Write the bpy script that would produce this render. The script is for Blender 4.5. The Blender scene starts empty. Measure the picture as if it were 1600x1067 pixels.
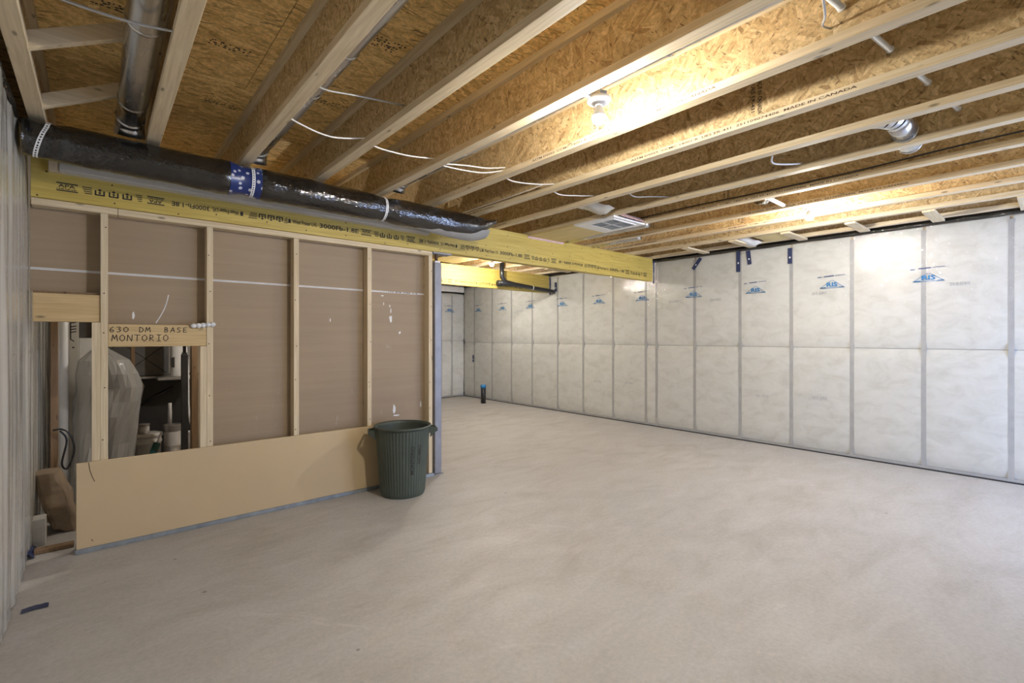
import bpy, bmesh, math, random
from mathutils import Vector, Matrix, noise

random.seed(7)
scene = bpy.context.scene
COL = scene.collection

# ------------------------------------------------------------------ camera
H = 1.316
cam_d = bpy.data.cameras.new('camera')
cam_d.sensor_width = 36.0
cam_d.lens = 745.64 / 1600 * 36
cam_d.shift_y = -6.5 / 1600
cam_d.clip_start = 0.02
cam = bpy.data.objects.new('camera', cam_d)
cam.location = (0, 0, H)
cam.rotation_euler = (math.radians(90), 0, -math.atan2(0.65596, 0.75480))
COL.objects.link(cam)
scene.camera = cam

# ------------------------------------------------------------------ world, window light, exposure
world = bpy.data.worlds.new('world')
scene.world = world
world.use_nodes = True
bg = world.node_tree.nodes['Background']
bg.inputs['Color'].default_value = (0.50, 0.64, 1.0, 1)
bg.inputs['Strength'].default_value = 6.8

BULB = 1400.0                       # strength of the bare bulbs
BULB_COL = (1.0, 0.95, 0.87, 1)

pl = bpy.data.lights.new('window_portal', 'AREA')
pl.shape = 'RECTANGLE'
pl.size, pl.size_y = 2.2, 2.0
pl.cycles.is_portal = True
po = bpy.data.objects.new('window_portal', pl)
po.location = (4.95, -1.745, 1.12)
po.rotation_euler = (math.radians(90), 0, 0)   # faces +Y
COL.objects.link(po)

vs = scene.view_settings
vs.view_transform = 'Standard'
vs.look = 'None'
vs.gamma = 1.0
vs.use_curve_mapping = False
vs.exposure = 0.95
scene.cycles.max_bounces = 5
scene.cycles.diffuse_bounces = 3
scene.cycles.glossy_bounces = 2
scene.cycles.transparent_max_bounces = 8


# ------------------------------------------------------------------ helpers
class MB:
    """collects geometry, in world coordinates, for ONE mesh"""
    def __init__(s):
        s.v, s.f = [], []

    def add(s, vs_, fs_):
        n = len(s.v)
        s.v += [tuple(p) for p in vs_]
        s.f += [tuple(i + n for i in f) for f in fs_]
        return s

    def box(s, x0, x1, y0, y1, z0, z1):
        p = [(x, y, z) for z in (z0, z1) for y in (y0, y1) for x in (x0, x1)]
        return s.add(p, [(0, 2, 3, 1), (4, 5, 7, 6), (0, 1, 5, 4), (2, 6, 7, 3), (0, 4, 6, 2), (1, 3, 7, 5)])

    def obox(s, c, ax, ay, az, hx, hy, hz):
        c, ax, ay, az = Vector(c), Vector(ax).normalized(), Vector(ay).normalized(), Vector(az).normalized()
        p = [c + ax * (i * hx) + ay * (j * hy) + az * (k * hz) for k in (-1, 1) for j in (-1, 1) for i in (-1, 1)]
        return s.add(p, [(0, 2, 3, 1), (4, 5, 7, 6), (0, 1, 5, 4), (2, 6, 7, 3), (0, 4, 6, 2), (1, 3, 7, 5)])

    def bar(s, a, b, w, h, up=(0, 0, 1)):
        a, b = Vector(a), Vector(b)
        d = (b - a).normalized()
        side = d.cross(Vector(up)).normalized()
        u = side.cross(d)
        return s.obox((a + b) / 2, d, side, u, (b - a).length / 2, w / 2, h / 2)

    def tube(s, pts, r, n=10, cap=True):
        pts = [Vector(p) for p in pts]
        rs = r if isinstance(r, (list, tuple)) else [r] * len(pts)
        vs_, fs_ = [], []
        ref = None
        for i, p in enumerate(pts):
            d = (pts[min(i + 1, len(pts) - 1)] - pts[max(i - 1, 0)]).normalized()
            if ref is None:
                ref = Vector((0, 0, 1)) if abs(d.z) < .9 else Vector((1, 0, 0))
            u = (ref - d * ref.dot(d)).normalized()
            ref = u
            w = d.cross(u)
            for k in range(n):
                a = 2 * math.pi * k / n
                vs_.append(p + (u * math.cos(a) + w * math.sin(a)) * rs[i])
        for i in range(len(pts) - 1):
            for k in range(n):
                a, b = i * n + k, i * n + (k + 1) % n
                fs_.append((a, b, b + n, a + n))
        if cap:
            fs_.append(tuple(range(n))[::-1])
            fs_.append(tuple((len(pts) - 1) * n + k for k in range(n)))
        return s.add(vs_, fs_)

    def lathe(s, c, prof, n=24, cap0=False, cap1=False):
        c = Vector(c)
        vs_, fs_ = [], []
        for r, z in prof:
            for k in range(n):
                a = 2 * math.pi * k / n
                vs_.append(c + Vector((r * math.cos(a), r * math.sin(a), z)))
        for i in range(len(prof) - 1):
            for k in range(n):
                a, b = i * n + k, i * n + (k + 1) % n
                fs_.append((a, b, b + n, a + n))
        if cap0:
            fs_.append(tuple(range(n))[::-1])
        if cap1:
            fs_.append(tuple((len(prof) - 1) * n + k for k in range(n)))
        return s.add(vs_, fs_)

    def grid(s, fn, nu, nv):
        vs_ = [fn(i / nu, j / nv) for j in range(nv + 1) for i in range(nu + 1)]
        fs_ = [(j * (nu + 1) + i, j * (nu + 1) + i + 1, (j + 1) * (nu + 1) + i + 1, (j + 1) * (nu + 1) + i)
               for j in range(nv) for i in range(nu)]
        return s.add(vs_, fs_)

    def build(s, name, mat, parent=None, smooth=False, bevel=0):
        me = bpy.data.meshes.new(name)
        me.from_pydata([tuple(p) for p in s.v], [], s.f)
        me.update()
        if smooth:
            for p in me.polygons:
                p.use_smooth = True
        return obj(name, me, mat, parent, bevel)


def obj(name, me, mat, parent=None, bevel=0):
    o = bpy.data.objects.new(name, me)
    COL.objects.link(o)
    if mat is not None and not me.materials:
        me.materials.append(mat)
    if parent is not None:
        o.parent = parent
        # things are empties that only carry a location; parts are meshes in world coordinates
        if parent.parent is None and parent.type == 'EMPTY':
            o.matrix_parent_inverse = Matrix.Translation(-parent.location)
    if bevel:
        m = o.modifiers.new('bevel', 'BEVEL')
        m.width = bevel
        m.segments = 2
        m.limit_method = 'ANGLE'
    return o


def tag(o, label, cat, group=None, kind=None):
    o['label'] = label
    o['category'] = cat
    if group:
        o['group'] = group
    if kind:
        o['kind'] = kind
    return o


def thing(name, loc, label=None, cat=None, group=None):
    o = bpy.data.objects.new(name, None)
    o.empty_display_size = .05
    o.location = loc
    COL.objects.link(o)
    if label:
        tag(o, label, cat, group)
    return o


def struct(name, loc=(0, 0, 0)):
    o = thing(name, loc)
    o['kind'] = 'structure'
    return o


def boxo(name, dims, mat, parent=None, bevel=0):
    return MB().box(*dims).build(name, mat, parent, bevel=bevel)


_tcache = {}


def text_mesh(s, bold=0.0):
    if s not in _tcache:
        cu = bpy.data.curves.new('lettering', 'FONT')
        cu.body = s
        cu.size = 1.0
        cu.resolution_u = 2
        cu.offset = .035 if s == 'RIS' else .018
        cu.align_x = 'CENTER'
        cu.align_y = 'CENTER'
        t = bpy.data.objects.new('lettering', cu)
        me = bpy.data.meshes.new_from_object(t)
        xs = [v.co.x for v in me.vertices]
        ys = [v.co.y for v in me.vertices]
        cx, cy = (min(xs) + max(xs)) / 2, (min(ys) + max(ys)) / 2
        vs_ = [((v.co.x - cx), (v.co.y - cy)) for v in me.vertices]
        fs_ = [tuple(p.vertices) for p in me.polygons]
        _tcache[s] = (vs_, fs_, max(xs) - min(xs), max(ys) - min(ys))
        bpy.data.objects.remove(t)
        bpy.data.meshes.remove(me)
        bpy.data.curves.remove(cu)
    return _tcache[s]


def put_text(mb, s, c, xd, yd, width, height):
    vs_, fs_, w, h = text_mesh(s)
    c, xd, yd = Vector(c), Vector(xd), Vector(yd)
    mb.add([c + xd * (x / w * width) + yd * (y / h * height) for x, y in vs_], fs_)
    return mb


def quad(mb, c, xd, yd, w, h):
    c, xd, yd = Vector(c), Vector(xd), Vector(yd)
    return mb.add([c - xd * w / 2 - yd * h / 2, c + xd * w / 2 - yd * h / 2, c + xd * w / 2 + yd * h / 2,
                   c - xd * w / 2 + yd * h / 2], [(0, 1, 2, 3)])


def seg(mb, c, xd, yd, a, b, w):
    """flat stroke from a to b (2d, metres) in the plane at c"""
    c, xd, yd = Vector(c), Vector(xd), Vector(yd)
    a, b = Vector((a[0], a[1])), Vector((b[0], b[1]))
    d = (b - a)
    if d.length < 1e-6:
        return mb
    d.normalize()
    n = Vector((-d.y, d.x)) * w / 2
    a = a - d * w * .3
    b = b + d * w * .3
    P = [a - n, b - n, b + n, a + n]
    return mb.add([c + xd * p.x + yd * p.y for p in P], [(0, 1, 2, 3)])


# ------------------------------------------------------------------ materials
class NT:
    def __init__(s, name):
        s.m = bpy.data.materials.new(name)
        s.m.use_nodes = True
        s.t = s.m.node_tree
        s.t.nodes.clear()
        s.out = s.n('ShaderNodeOutputMaterial')

    def n(s, kind, **kw):
        nd = s.t.nodes.new(kind)
        for k, v in kw.items():
            if k in nd.inputs.keys():
                s.set(nd, k, v)
            else:
                setattr(nd, k, v)
        return nd

    def set(s, nd, k, v):
        sock = nd.inputs[k]
        if isinstance(v, bpy.types.NodeSocket):
            s.t.links.new(v, sock)
        else:
            sock.default_value = v

    def pos(s, scale=(1, 1, 1), rot=(0, 0, 0), rand=0.0):
        g = s.n('ShaderNodeNewGeometry').outputs['Position']
        if rand:
            r = s.n('ShaderNodeObjectInfo').outputs['Random']
            ml = s.n('ShaderNodeMath', operation='MULTIPLY')
            s.set(ml, 0, r)
            s.set(ml, 1, rand)
            ad = s.n('ShaderNodeVectorMath', operation='ADD')
            s.set(ad, 0, g)
            s.set(ad, 1, ml.outputs[0])
            g = ad.outputs[0]
        mp = s.n('ShaderNodeMapping')
        s.set(mp, 'Vector', g)
        if any(rot):                       # rotate first, then stretch
            mp.vector_type = 'TEXTURE'
            scale = tuple(1 / q for q in scale)
        mp.inputs['Scale'].default_value = scale
        mp.inputs['Rotation'].default_value = rot
        return mp.outputs[0]

    def noise(s, vec, scale, detail=4, rough=.55, dist=0.0):
        nd = s.n('ShaderNodeTexNoise')
        s.set(nd, 'Vector', vec)
        nd.inputs['Scale'].default_value = scale
        nd.inputs['Detail'].default_value = detail
        nd.inputs['Roughness'].default_value = rough
        nd.inputs['Distortion'].default_value = dist
        return nd.outputs['Fac']

    def voro(s, vec, scale, out='Color', feature='F1', rand=1.0):
        nd = s.n('ShaderNodeTexVoronoi', feature=feature)
        s.set(nd, 'Vector', vec)
        nd.inputs['Scale'].default_value = scale
        nd.inputs['Randomness'].default_value = rand
        return nd.outputs[out]

    def ramp(s, fac, stops, interp='LINEAR'):
        nd = s.n('ShaderNodeValToRGB')
        s.set(nd, 'Fac', fac)
        cr = nd.color_ramp
        cr.interpolation = interp
        while len(cr.elements) > 1:
            cr.elements.remove(cr.elements[-1])
        for i, (p, c) in enumerate(stops):
            c = (c, c, c) if not isinstance(c, tuple) else c
            e = cr.elements[0] if i == 0 else cr.elements.new(p)
            e.position = p
            e.color = (*c[:3], 1)
        return nd.outputs['Color']

    def mix(s, fac, a, b, blend='MIX'):
        nd = s.n('ShaderNodeMix', data_type='RGBA', blend_type=blend)
        for k, v in (('Factor', fac), ('A', a), ('B', b)):
            socks = [q for q in nd.inputs if q.name == k and q.enabled]
            sock = socks[-1] if k != 'Factor' else socks[0]
            if isinstance(v, bpy.types.NodeSocket):
                s.t.links.new(v, sock)
            else:
                if sock.type == 'RGBA' and len(v) == 3:
                    v = (*v, 1)
                sock.default_value = v
        return [q for q in nd.outputs if q.enabled][0]

    def bump(s, h, strength=.3, dist=.01):
        nd = s.n('ShaderNodeBump')
        s.set(nd, 'Height', h)
        nd.inputs['Strength'].default_value = strength
        nd.inputs['Distance'].default_value = dist
        return nd.outputs['Normal']

    def done(s, color=(.5, .5, .5), rough=.6, metal=0.0, normal=None, spec=None, emit=None, estr=0):
        b = s.n('ShaderNodeBsdfPrincipled')
        if not isinstance(color, bpy.types.NodeSocket):
            color = (*color[:3], 1)
        s.set(b, 'Base Color', color)
        s.set(b, 'Roughness', rough)
        s.set(b, 'Metallic', metal)
        if normal is not None:
            s.set(b, 'Normal', normal)
        if spec is not None:
            s.set(b, 'Specular IOR Level', spec)
        if emit is not None:
            s.set(b, 'Emission Color', emit)
            s.set(b, 'Emission Strength', estr)
        s.t.links.new(b.outputs[0], s.out.inputs[0])
        return s.m


def plain(name, c, rough=.6, metal=0.0, var=.08, scale=12.0, spec=None, bump=0.0):
    t = NT(name)
    v = t.pos()
    f = t.noise(v, scale, 5)
    lo = tuple(x * (1 - var) for x in c)
    hi = tuple(min(1, x * (1 + var)) for x in c)
    col = t.ramp(f, [(.3, lo), (.7, hi)])
    nm = t.bump(f, bump, .004) if bump else None
    return t.done(col, rough, metal, nm, spec)


def wood(name, axis, lo, hi, knots=True, rough=.62):
    t = NT(name)
    sc = [26.0, 26.0, 26.0]
    sc[axis] = 1.3
    v = t.pos(tuple(sc), rand=37.0)
    f = t.noise(v, 1.6, 5, .6, 1.2)
    col = t.ramp(f, [(.28, lo), (.5, tuple((a + b) / 2 for a, b in zip(lo, hi))), (.72, hi)])
    sc2 = [90.0, 90.0, 90.0]
    sc2[axis] = 3.0
    g = t.noise(t.pos(tuple(sc2), rand=11.0), 1.0, 3)
    col = t.mix(t.ramp(g, [(.35, .30), (.6, 0.0)]), col, tuple(x * .76 for x in lo))
    if knots:
        sc3 = [13.0, 13.0, 13.0]
        sc3[axis] = 4.5
        k = t.voro(t.pos(tuple(sc3), rand=5.0), 1.0, 'Distance')
        col = t.mix(t.ramp(k, [(.05, .9), (.13, 0.0)]), col, tuple(x * .38 for x in lo))
    return t.done(col, rough, 0, t.bump(f, .12, .002))


def osb(name, rot, tint=1.0, streak=False, hue=(1, 1, 1)):
    t = NT(name)
    cols = [(.27, .17, .08), (.44, .305, .16), (.54, .40, .225), (.62, .475, .28), (.72, .58, .38)]
    cols = [tuple(x * tint * h for x, h in zip(c, hue)) for c in cols]
    stops = [(0.0, cols[0]), (.14, cols[1]), (.45, cols[2]), (.75, cols[3]), (1.0, cols[4])]
    if streak:
        vecs = [t.pos((7, 38, 38), (0, 0, r), rand=k) for r, k in ((.12, 3), (-.35, 7), (.55, 5))]
        vf = t.pos((7, 70, 70), (0, 0, .1), rand=9)
        vg = t.pos((9, 60, 60), (0, 0, -.4), rand=4)
    else:
        vecs = [t.pos((30, 13, 62), (r, 0, 0), rand=k) for r, k in ((.45, 3), (1.35, 7), (-.75, 5))]
        vf = t.pos((30, 22, 95), (.8, 0, 0), rand=9)
        vg = t.pos((30, 22, 95), (-.9, 0, 0), rand=4)
    dist = t.noise(t.pos((8, 8, 8)), 1.0, 2)
    def warp(v, k):
        a = t.n('ShaderNodeVectorMath', operation='ADD')
        t.set(a, 0, v)
        m = t.n('ShaderNodeMath', operation='MULTIPLY')
        t.set(m, 0, dist)
        t.set(m, 1, k)
        t.set(a, 1, m.outputs[0])
        return a.outputs[0]
    c3 = [t.ramp(t.voro(warp(v, 2.0), 1.0), stops) for v in vecs]
    pick = t.voro(t.pos((15, 15, 15)), 1.0)
    col = t.mix(t.ramp(pick, [(.36, 0.0), (.40, 1.0)]), c3[0], c3[1])
    col = t.mix(t.ramp(pick, [(.62, 0.0), (.66, 1.0)]), col, c3[2])
    fine = t.noise(t.pos((60, 60, 60)), 1.0, 2, .7)
    col = t.mix(.6, col, t.ramp(fine, [(.3, .6), (.7, 1.3)]), 'MULTIPLY')
    for v in (vf, vg):
        fl = t.noise(warp(v, 2.0), 1.0, 2, .5, .3)
        col = t.mix(t.ramp(fl, [(.63, 0.0), (.72, .8)]), col, tuple(x * tint for x in (.13, .07, .03)))
    return t.done(col, .7, 0, t.bump(fine, .25, .002))


M = {}
PLO, PHI = (.58, .45, .27), (.78, .66, .455)
M['pine_x'] = wood('pine_grain_x', 0, PLO, PHI)
M['pine_y'] = wood('pine_grain_y', 1, PLO, PHI)
M['pine_z'] = wood('pine_grain_z', 2, PLO, PHI)
M['header'] = wood('header_pine', 0, (.52, .36, .16), (.68, .50, .26))
M['old_z'] = wood('brown_stud', 2, (.20, .12, .06), (.30, .19, .10))
M['lvl'] = wood('laminated_yellow', 0, (.49, .345, .065), (.66, .515, .135), knots=False, rough=.55)
M['ply'] = wood('plywood_yellow', 1, (.60, .46, .20), (.74, .60, .30), knots=False)
M['osb_web'] = osb('osb_web', 0, 1.05, False, (1.0, .97, .86))
M['osb_floor'] = osb('osb_subfloor', 0, 1.48, True, (1.04, .95, .66))


def concrete():
    t = NT('trowelled_concrete')
    big = t.noise(t.pos((.6, .6, .6)), 1.0, 4, .6, .4)
    mid = t.noise(t.pos((2.0, 4.5, 3)), 1.0, 8, .7, .5)
    fine = t.noise(t.pos((45, 45, 45)), 1.0, 4, .75)
    col = t.ramp(mid, [(.30, (.440, .403, .360)), (.5, (.510, .480, .447)), (.72, (.570, .548, .522))])
    col = t.mix(t.ramp(big, [(.42, 0.0), (.62, .5)]), col, (.535, .507, .475))
    sw = t.noise(t.pos((6.0, 1.3, 3), (0, 0, .75)), 1.0, 7, .75, 1.0)
    col = t.mix(t.ramp(sw, [(.60, 0.0), (.72, .5)]), col, (.66, .635, .60))
    rust = t.noise(t.pos((.9, 5.0, 1), (0, 0, -.3)), 1.0, 8, .75, .7)
    col = t.mix(t.ramp(rust, [(.62, 0.0), (.74, .5)]), col, (.42, .335, .235))
    spk = t.voro(t.pos((3.2, 3.2, 3.2)), 1.0, 'Distance')
    col = t.mix(t.ramp(spk, [(.02, .75), (.04, 0.0)]), col, (.17, .15, .13))
    col = t.mix(.4, col, t.ramp(fine, [(.3, .36), (.7, .78)]), 'MULTIPLY')
    rg = t.ramp(mid, [(.3, .62), (.7, .48)])
    return t.done(col, rg, 0, t.bump(mid, .05, .006), spec=.45)


M['concrete'] = concrete()
M['foundation'] = plain('foundation_concrete', (.22, .22, .22), .9)


def batt_mat():
    t = NT('fibreglass_batt')
    a = t.noise(t.pos((5, 5, 9), rand=9), 1.0, 6, .65, .6)
    b = t.noise(t.pos((50, 50, 70)), 1.0, 4, .7)
    col = t.ramp(a, [(.3, (.57, .56, .51)), (.5, (.655, .65, .605)), (.72, (.71, .705, .67))])
    return t.done(col, .9, 0, t.bump(b, .35, .004))


M['batt'] = batt_mat()
M['gstud'] = plain('grey_stud', (.40, .395, .385), .6, 0, .10, 9)


def film(name, wr, gloss, rough, haze, tint=(.9, .9, .9), wd=.045):
    """clear polythene sheet: mostly see-through, some haze, glossy wrinkles"""
    t = NT(name)
    n1 = t.noise(t.pos(wr), 1.0, 3, .55, .9)
    n2 = t.noise(t.pos(tuple(x * 3.4 for x in wr), (.4, .4, 0)), 1.0, 2, .5, .5)
    def ridge(f):                                # creases in the sheet
        s1 = t.n('ShaderNodeMath', operation='SUBTRACT')
        t.set(s1, 0, f)
        s1.inputs[1].default_value = .5
        s2 = t.n('ShaderNodeMath', operation='ABSOLUTE')
        t.set(s2, 0, s1.outputs[0])
        return s2.outputs[0]
    h = t.n('ShaderNodeMath', operation='MULTIPLY_ADD')
    t.set(h, 0, ridge(n2))
    t.set(h, 1, .5)
    t.set(h, 2, ridge(n1))
    nm = t.bump(h.outputs[0], .75, wd)
    tr = t.n('ShaderNodeBsdfTransparent')
    tr.inputs[0].default_value = (.97, .97, .97, 1)
    df = t.n('ShaderNodeBsdfDiffuse')
    df.inputs[0].default_value = (*tint, 1)
    gl = t.n('ShaderNodeBsdfGlossy')
    gl.inputs['Roughness'].default_value = rough
    t.set(gl, 'Normal', nm)
    m1 = t.n('ShaderNodeMixShader')
    m1.inputs[0].default_value = haze
    t.t.links.new(tr.outputs[0], m1.inputs[1])
    t.t.links.new(df.outputs[0], m1.inputs[2])
    fr = t.n('ShaderNodeFresnel')
    bf = t.n('ShaderNodeNewGeometry').outputs['Backfacing']
    ior = t.n('ShaderNodeMath', operation='MULTIPLY_ADD')
    t.set(ior, 0, bf)
    t.set(ior, 1, 1 / gloss - gloss)
    t.set(ior, 2, gloss)
    t.set(fr, 'IOR', ior.outputs[0])
    m2 = t.n('ShaderNodeMixShader')
    t.t.links.new(fr.outputs[0], m2.inputs[0])
    t.t.links.new(m1.outputs[0], m2.inputs[1])
    t.t.links.new(gl.outputs[0], m2.inputs[2])
    t.t.links.new(m2.outputs[0], t.out.inputs[0])
    return t.m


M['film'] = film('clear_polythene', (6, 6, 3.5), 1.6, .03, .05, wd=.019)
M['film_left'] = film('wrinkled_polythene', (4, 9, 1.0), 1.40, .2, .5, (.92, .88, .80))
M['film_haze'] = film('milky_polythene', (3, 3, 4), 1.45, .18, .72, (.44, .43, .41))


def paper():
    t = NT('brown_board_paper')
    a = t.noise(t.pos((1.2, 1.2, 26)), 1.0, 4, .6)
    b = t.noise(t.pos((.8, .8, 1.1), rand=4), 1.0, 2)
    col = t.ramp(a, [(.3, (.330, .242, .150)), (.7, (.375, .280, .176))])
    col = t.mix(t.ramp(b, [(.3, .5), (.7, 0.0)]), col, (.29, .208, .135))
    w = t.noise(t.pos((26, 26, 5)), 1.0, 4, .7, .5)
    loc = t.noise(t.pos((3.3, 3.3, 1.2)), 1.0, 2)
    k = t.n('ShaderNodeMath', operation='MULTIPLY')
    t.set(k, 0, t.ramp(w, [(.62, 0.0), (.68, .6)]))
    t.set(k, 1, t.ramp(loc, [(.6, 0.0), (.7, 1.0)]))
    col = t.mix(k.outputs[0], col, (.62, .58, .54))
    return t.done(col, .62, 0)


M['paper'] = paper()
M['tan_board'] = plain('tan_board_face', (.57, .43, .25), .6, 0, .05, 1.6)
M['white_tape'] = plain('white_edge_tape', (.78, .77, .75), .6)
M['white'] = plain('white_plastic', (.80, .80, .79), .35, 0, .02)
M['wire'] = plain('white_cable', (.80, .78, .74), .4, 0, .03)
M['grey_wire'] = plain('grey_cable', (.45, .44, .42), .4, 0, .03)
M['black'] = plain('black_plastic', (.018, .018, .020), .35, 0, .1)
M['navy'] = plain('navy_tape', (.030, .042, .105), .35, 0, .15, 40)
M['ink'] = plain('black_ink', (.03, .026, .022), .8)
M['grey_ink'] = plain('grey_ink', (.42, .42, .42), .8)
M['brown_ink'] = plain('brown_ink', (.10, .06, .035), .8)
M['blue_ink'] = plain('blue_ink', (.03, .20, .45), .7)
M['dark_blue_ink'] = plain('dark_blue_ink', (.05, .09, .22), .7)
M['post_steel'] = plain('grey_painted_steel', (.25, .25, .27), .45, .3, .15, 7)
M['track'] = plain('grey_sill_track', (.30, .33, .35), .45, .4, .2, 14)
M['dark_metal'] = plain('dark_furnace_steel', (.035, .034, .034), .5, .2, .15)
M['grey_metal'] = plain('grey_sheet_metal', (.13, .125, .12), .5, .4, .12)
M['tin'] = plain('tin_can', (.48, .46, .44), .35, .8, .15, 20)
M['white_pail'] = plain('white_pail', (.62, .60, .57), .45, 0, .08)
M['tan_paper'] = plain('kraft_paper', (.25, .185, .125), .8, 0, .2, 9, bump=.3)
M['vinyl'] = plain('pale_grey_sheet', (.56, .53, .46), .4, 0, .1, 3)
M['sleeve'] = plain('grey_sleeve', (.28, .275, .265), .25, 0, .12, 6)
M['teal'] = plain('teal_label', (.02, .10, .10), .4)
M['pink'] = plain('pink_fibre', (.66, .46, .45), .9, 0, .15, 40, bump=.5)
M['rust'] = plain('rusty_screw', (.09, .05, .025), .7)


def galv():
    t = NT('galvanized_duct')
    a = t.noise(t.pos((6, 2, 6)), 1.0, 4)
    col = t.ramp(a, [(.3, (.52, .51, .49)), (.7, (.70, .69, .67))])
    return t.done(col, t.ramp(a, [(.3, .22), (.7, .34)]), 1.0, t.bump(a, .15, .01))


M['galv'] = galv()


def foil():
    t = NT('black_duct_wrap')
    a = t.noise(t.pos((42, 64, 64)), 1.0, 2, .5, .5)
    b = t.noise(t.pos((24, 40, 40)), 1.0, 2, .5, .3)
    h = t.n('ShaderNodeMath', operation='MULTIPLY_ADD')
    t.set(h, 0, b)
    t.set(h, 1, 1.0)
    t.set(h, 2, a)
    st = t.noise(t.pos((40, 3, 3)), 1.0, 3)
    col = t.ramp(st, [(.3, (.007, .0065, .006)), (.75, (.020, .018, .016))])
    return t.done(col, .06, 0, t.bump(h.outputs[0], .9, .0042), spec=1.0)


M['foil'] = foil()


def dotted():
    t = NT('blue_dotted_tape')
    d = t.voro(t.pos((22, 22, 22)), 1.0, 'Distance', rand=.55)
    col = t.mix(t.ramp(d, [(.22, 1.0), (.27, 0.0)]), (.018, .035, .15), (.55, .56, .62))
    return t.done(col, .3)


M['dotted'] = dotted()


def can_green():
    t = NT('green_can_plastic')
    a = t.noise(t.pos((3, 3, 3)), 1.0, 5, .6)
    col = t.ramp(a, [(.3, (.050, .063, .048)), (.7, (.074, .090, .070))])
    s_ = t.noise(t.pos((70, 70, 7)), 1.0, 3, .6)
    col = t.mix(t.ramp(s_, [(.66, 0.0), (.74, .5)]), col, (.16, .19, .165))
    return t.done(col, .48)


M['can'] = can_green()


def bulb_mat(k=1.0):
    t = NT('lit_bulb')
    e = t.n('ShaderNodeEmission')
    e.inputs['Color'].default_value = BULB_COL
    e.inputs['Strength'].default_value = BULB * k
    t.t.links.new(e.outputs[0], t.out.inputs[0])
    return t.m


M['bulb'] = bulb_mat()
M['weak_bulb'] = bulb_mat(.45)


def glass_mat():
    t = NT('window_glass')
    tr = t.n('ShaderNodeBsdfTransparent')
    gl = t.n('ShaderNodeBsdfGlossy')
    gl.inputs['Roughness'].default_value = .02
    mx = t.n('ShaderNodeMixShader')
    mx.inputs[0].default_value = .06
    t.t.links.new(tr.outputs[0], mx.inputs[1])
    t.t.links.new(gl.outputs[0], mx.inputs[2])
    t.t.links.new(mx.outputs[0], t.out.inputs[0])
    return t.m


M['glass'] = glass_mat()

# ------------------------------------------------------------------ main dimensions
XL, XR = -0.32, 6.22          # room faces of the left and right wall
YN, YB = -1.50, 8.80          # wall behind the camera, far wall
ZJ, ZS = 2.46, 2.763          # underside of joists, underside of subfloor
YP = 3.92                     # front of the partition studs
JX = [-0.2715 + 0.4877 * k for k in range(14)]     # left edge of each joist flange
FW = 0.0655

# ------------------------------------------------------------------ floor
fl = MB().box(XL - .15, XR + .3, YN - .3, YB + .3, -.12, 0).build('floor', M['concrete'])
fl['kind'] = 'structure'

# ------------------------------------------------------------------ ceiling: subfloor sheets and I-joists
ceil = struct('ceiling', (0, 0, ZS))
row, y = 0, YN - .25
while y < YB + .25:
    x = XL - .25 - (1.22 if row % 2 else 0)
    while x < XR + .3:
        a, b = max(x, XL - .25), min(x + 2.44, XR + .3)
        if b - a > .05:
            boxo('subfloor_panel', (a + .0015, b - .0015, y + .0015, min(y + 1.22, YB + .3) - .0015, ZS, ZS + .018),
                 M['osb_floor'], ceil)
        x += 2.44
    y += 1.22
    row += 1
boxo('deck_underlay', (XL - .3, XR + .35, YN - .3, YB + .35, ZS + .0185, ZS + .05), M['foundation'], ceil)

JY0, JY1 = YN - .1, YB + .15
joists = []
for k, xl in enumerate(JX):
    xc = xl + FW / 2
    j = MB().box(xc - .0048, xc + .0048, JY0, JY1, ZJ + .030, ZS - .030).build('joist', M['osb_web'], ceil)
    MB().box(xl, xl + FW, JY0, JY1, ZJ, ZJ + .038).build('bottom_flange', M['pine_y'], j, bevel=.002)
    MB().box(xl, xl + FW, JY0, JY1, ZS - .038, ZS - .0005).build('top_flange', M['pine_y'], j)
    joists.append(j)

# factory lettering on the flange sides and webs
LET = 'ASTM D5055  CCMC 14001-R  UES ER-431  251109074406  MADE IN CANADA'
for k, y1 in ((6, .62), (5, 1.05), (9, .95), (10, .75), (11, 1.1), (9, 2.95), (10, 3.05), (11, 3.2), (5, 4.6), (6, 3.3), (7, 3.7)):
    mb = MB()
    put_text(mb, LET, (JX[k] - .0008, y1 + .62, ZJ + .019), (0, -1, 0), (0, 0, 1), 1.24, .013)
    mb.build('lettering', M['brown_ink'], joists[k])
for k, y in ((6, 1.06), (9, 1.9), (11, 2.2), (10, 2.95), (5, 1.75)):
    mb = MB()
    put_text(mb, 'MADE IN CANADA', (JX[k] + FW / 2 - .0056, y, ZJ + .15), (0, 0, -1), (0, -1, 0), .19, .022)
    put_text(mb, 'UES ER-431', (JX[k] + FW / 2 - .0056, y + .035, ZJ + .15), (0, 0, -1), (0, -1, 0), .15, .02)
    mb.build('lettering', M['ink'], joists[k])
# inked grade stamps under the subfloor
for i, (x, y) in enumerate(((1.0, 2.15), (0.42, 2.7), (1.02, 2.95), (-.02, 2.7), (.5, 3.4))):
    mb = MB()
    for r in range(5 if i == 0 else 3):
        for c in range(9):
            if random.random() < .82:
                quad(mb, (x + c * .020 + random.uniform(-.006, .006), y + r * .020 + random.uniform(-.004, .004), ZS - .0008), (1, 0, 0), (0, 1, 0), .006 + random.random() * .009,
                     .008 + random.random() * .004)
    o = mb.build('stamp_marks', M['ink'], ceil)
    o['kind'] = 'stuff'

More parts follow.
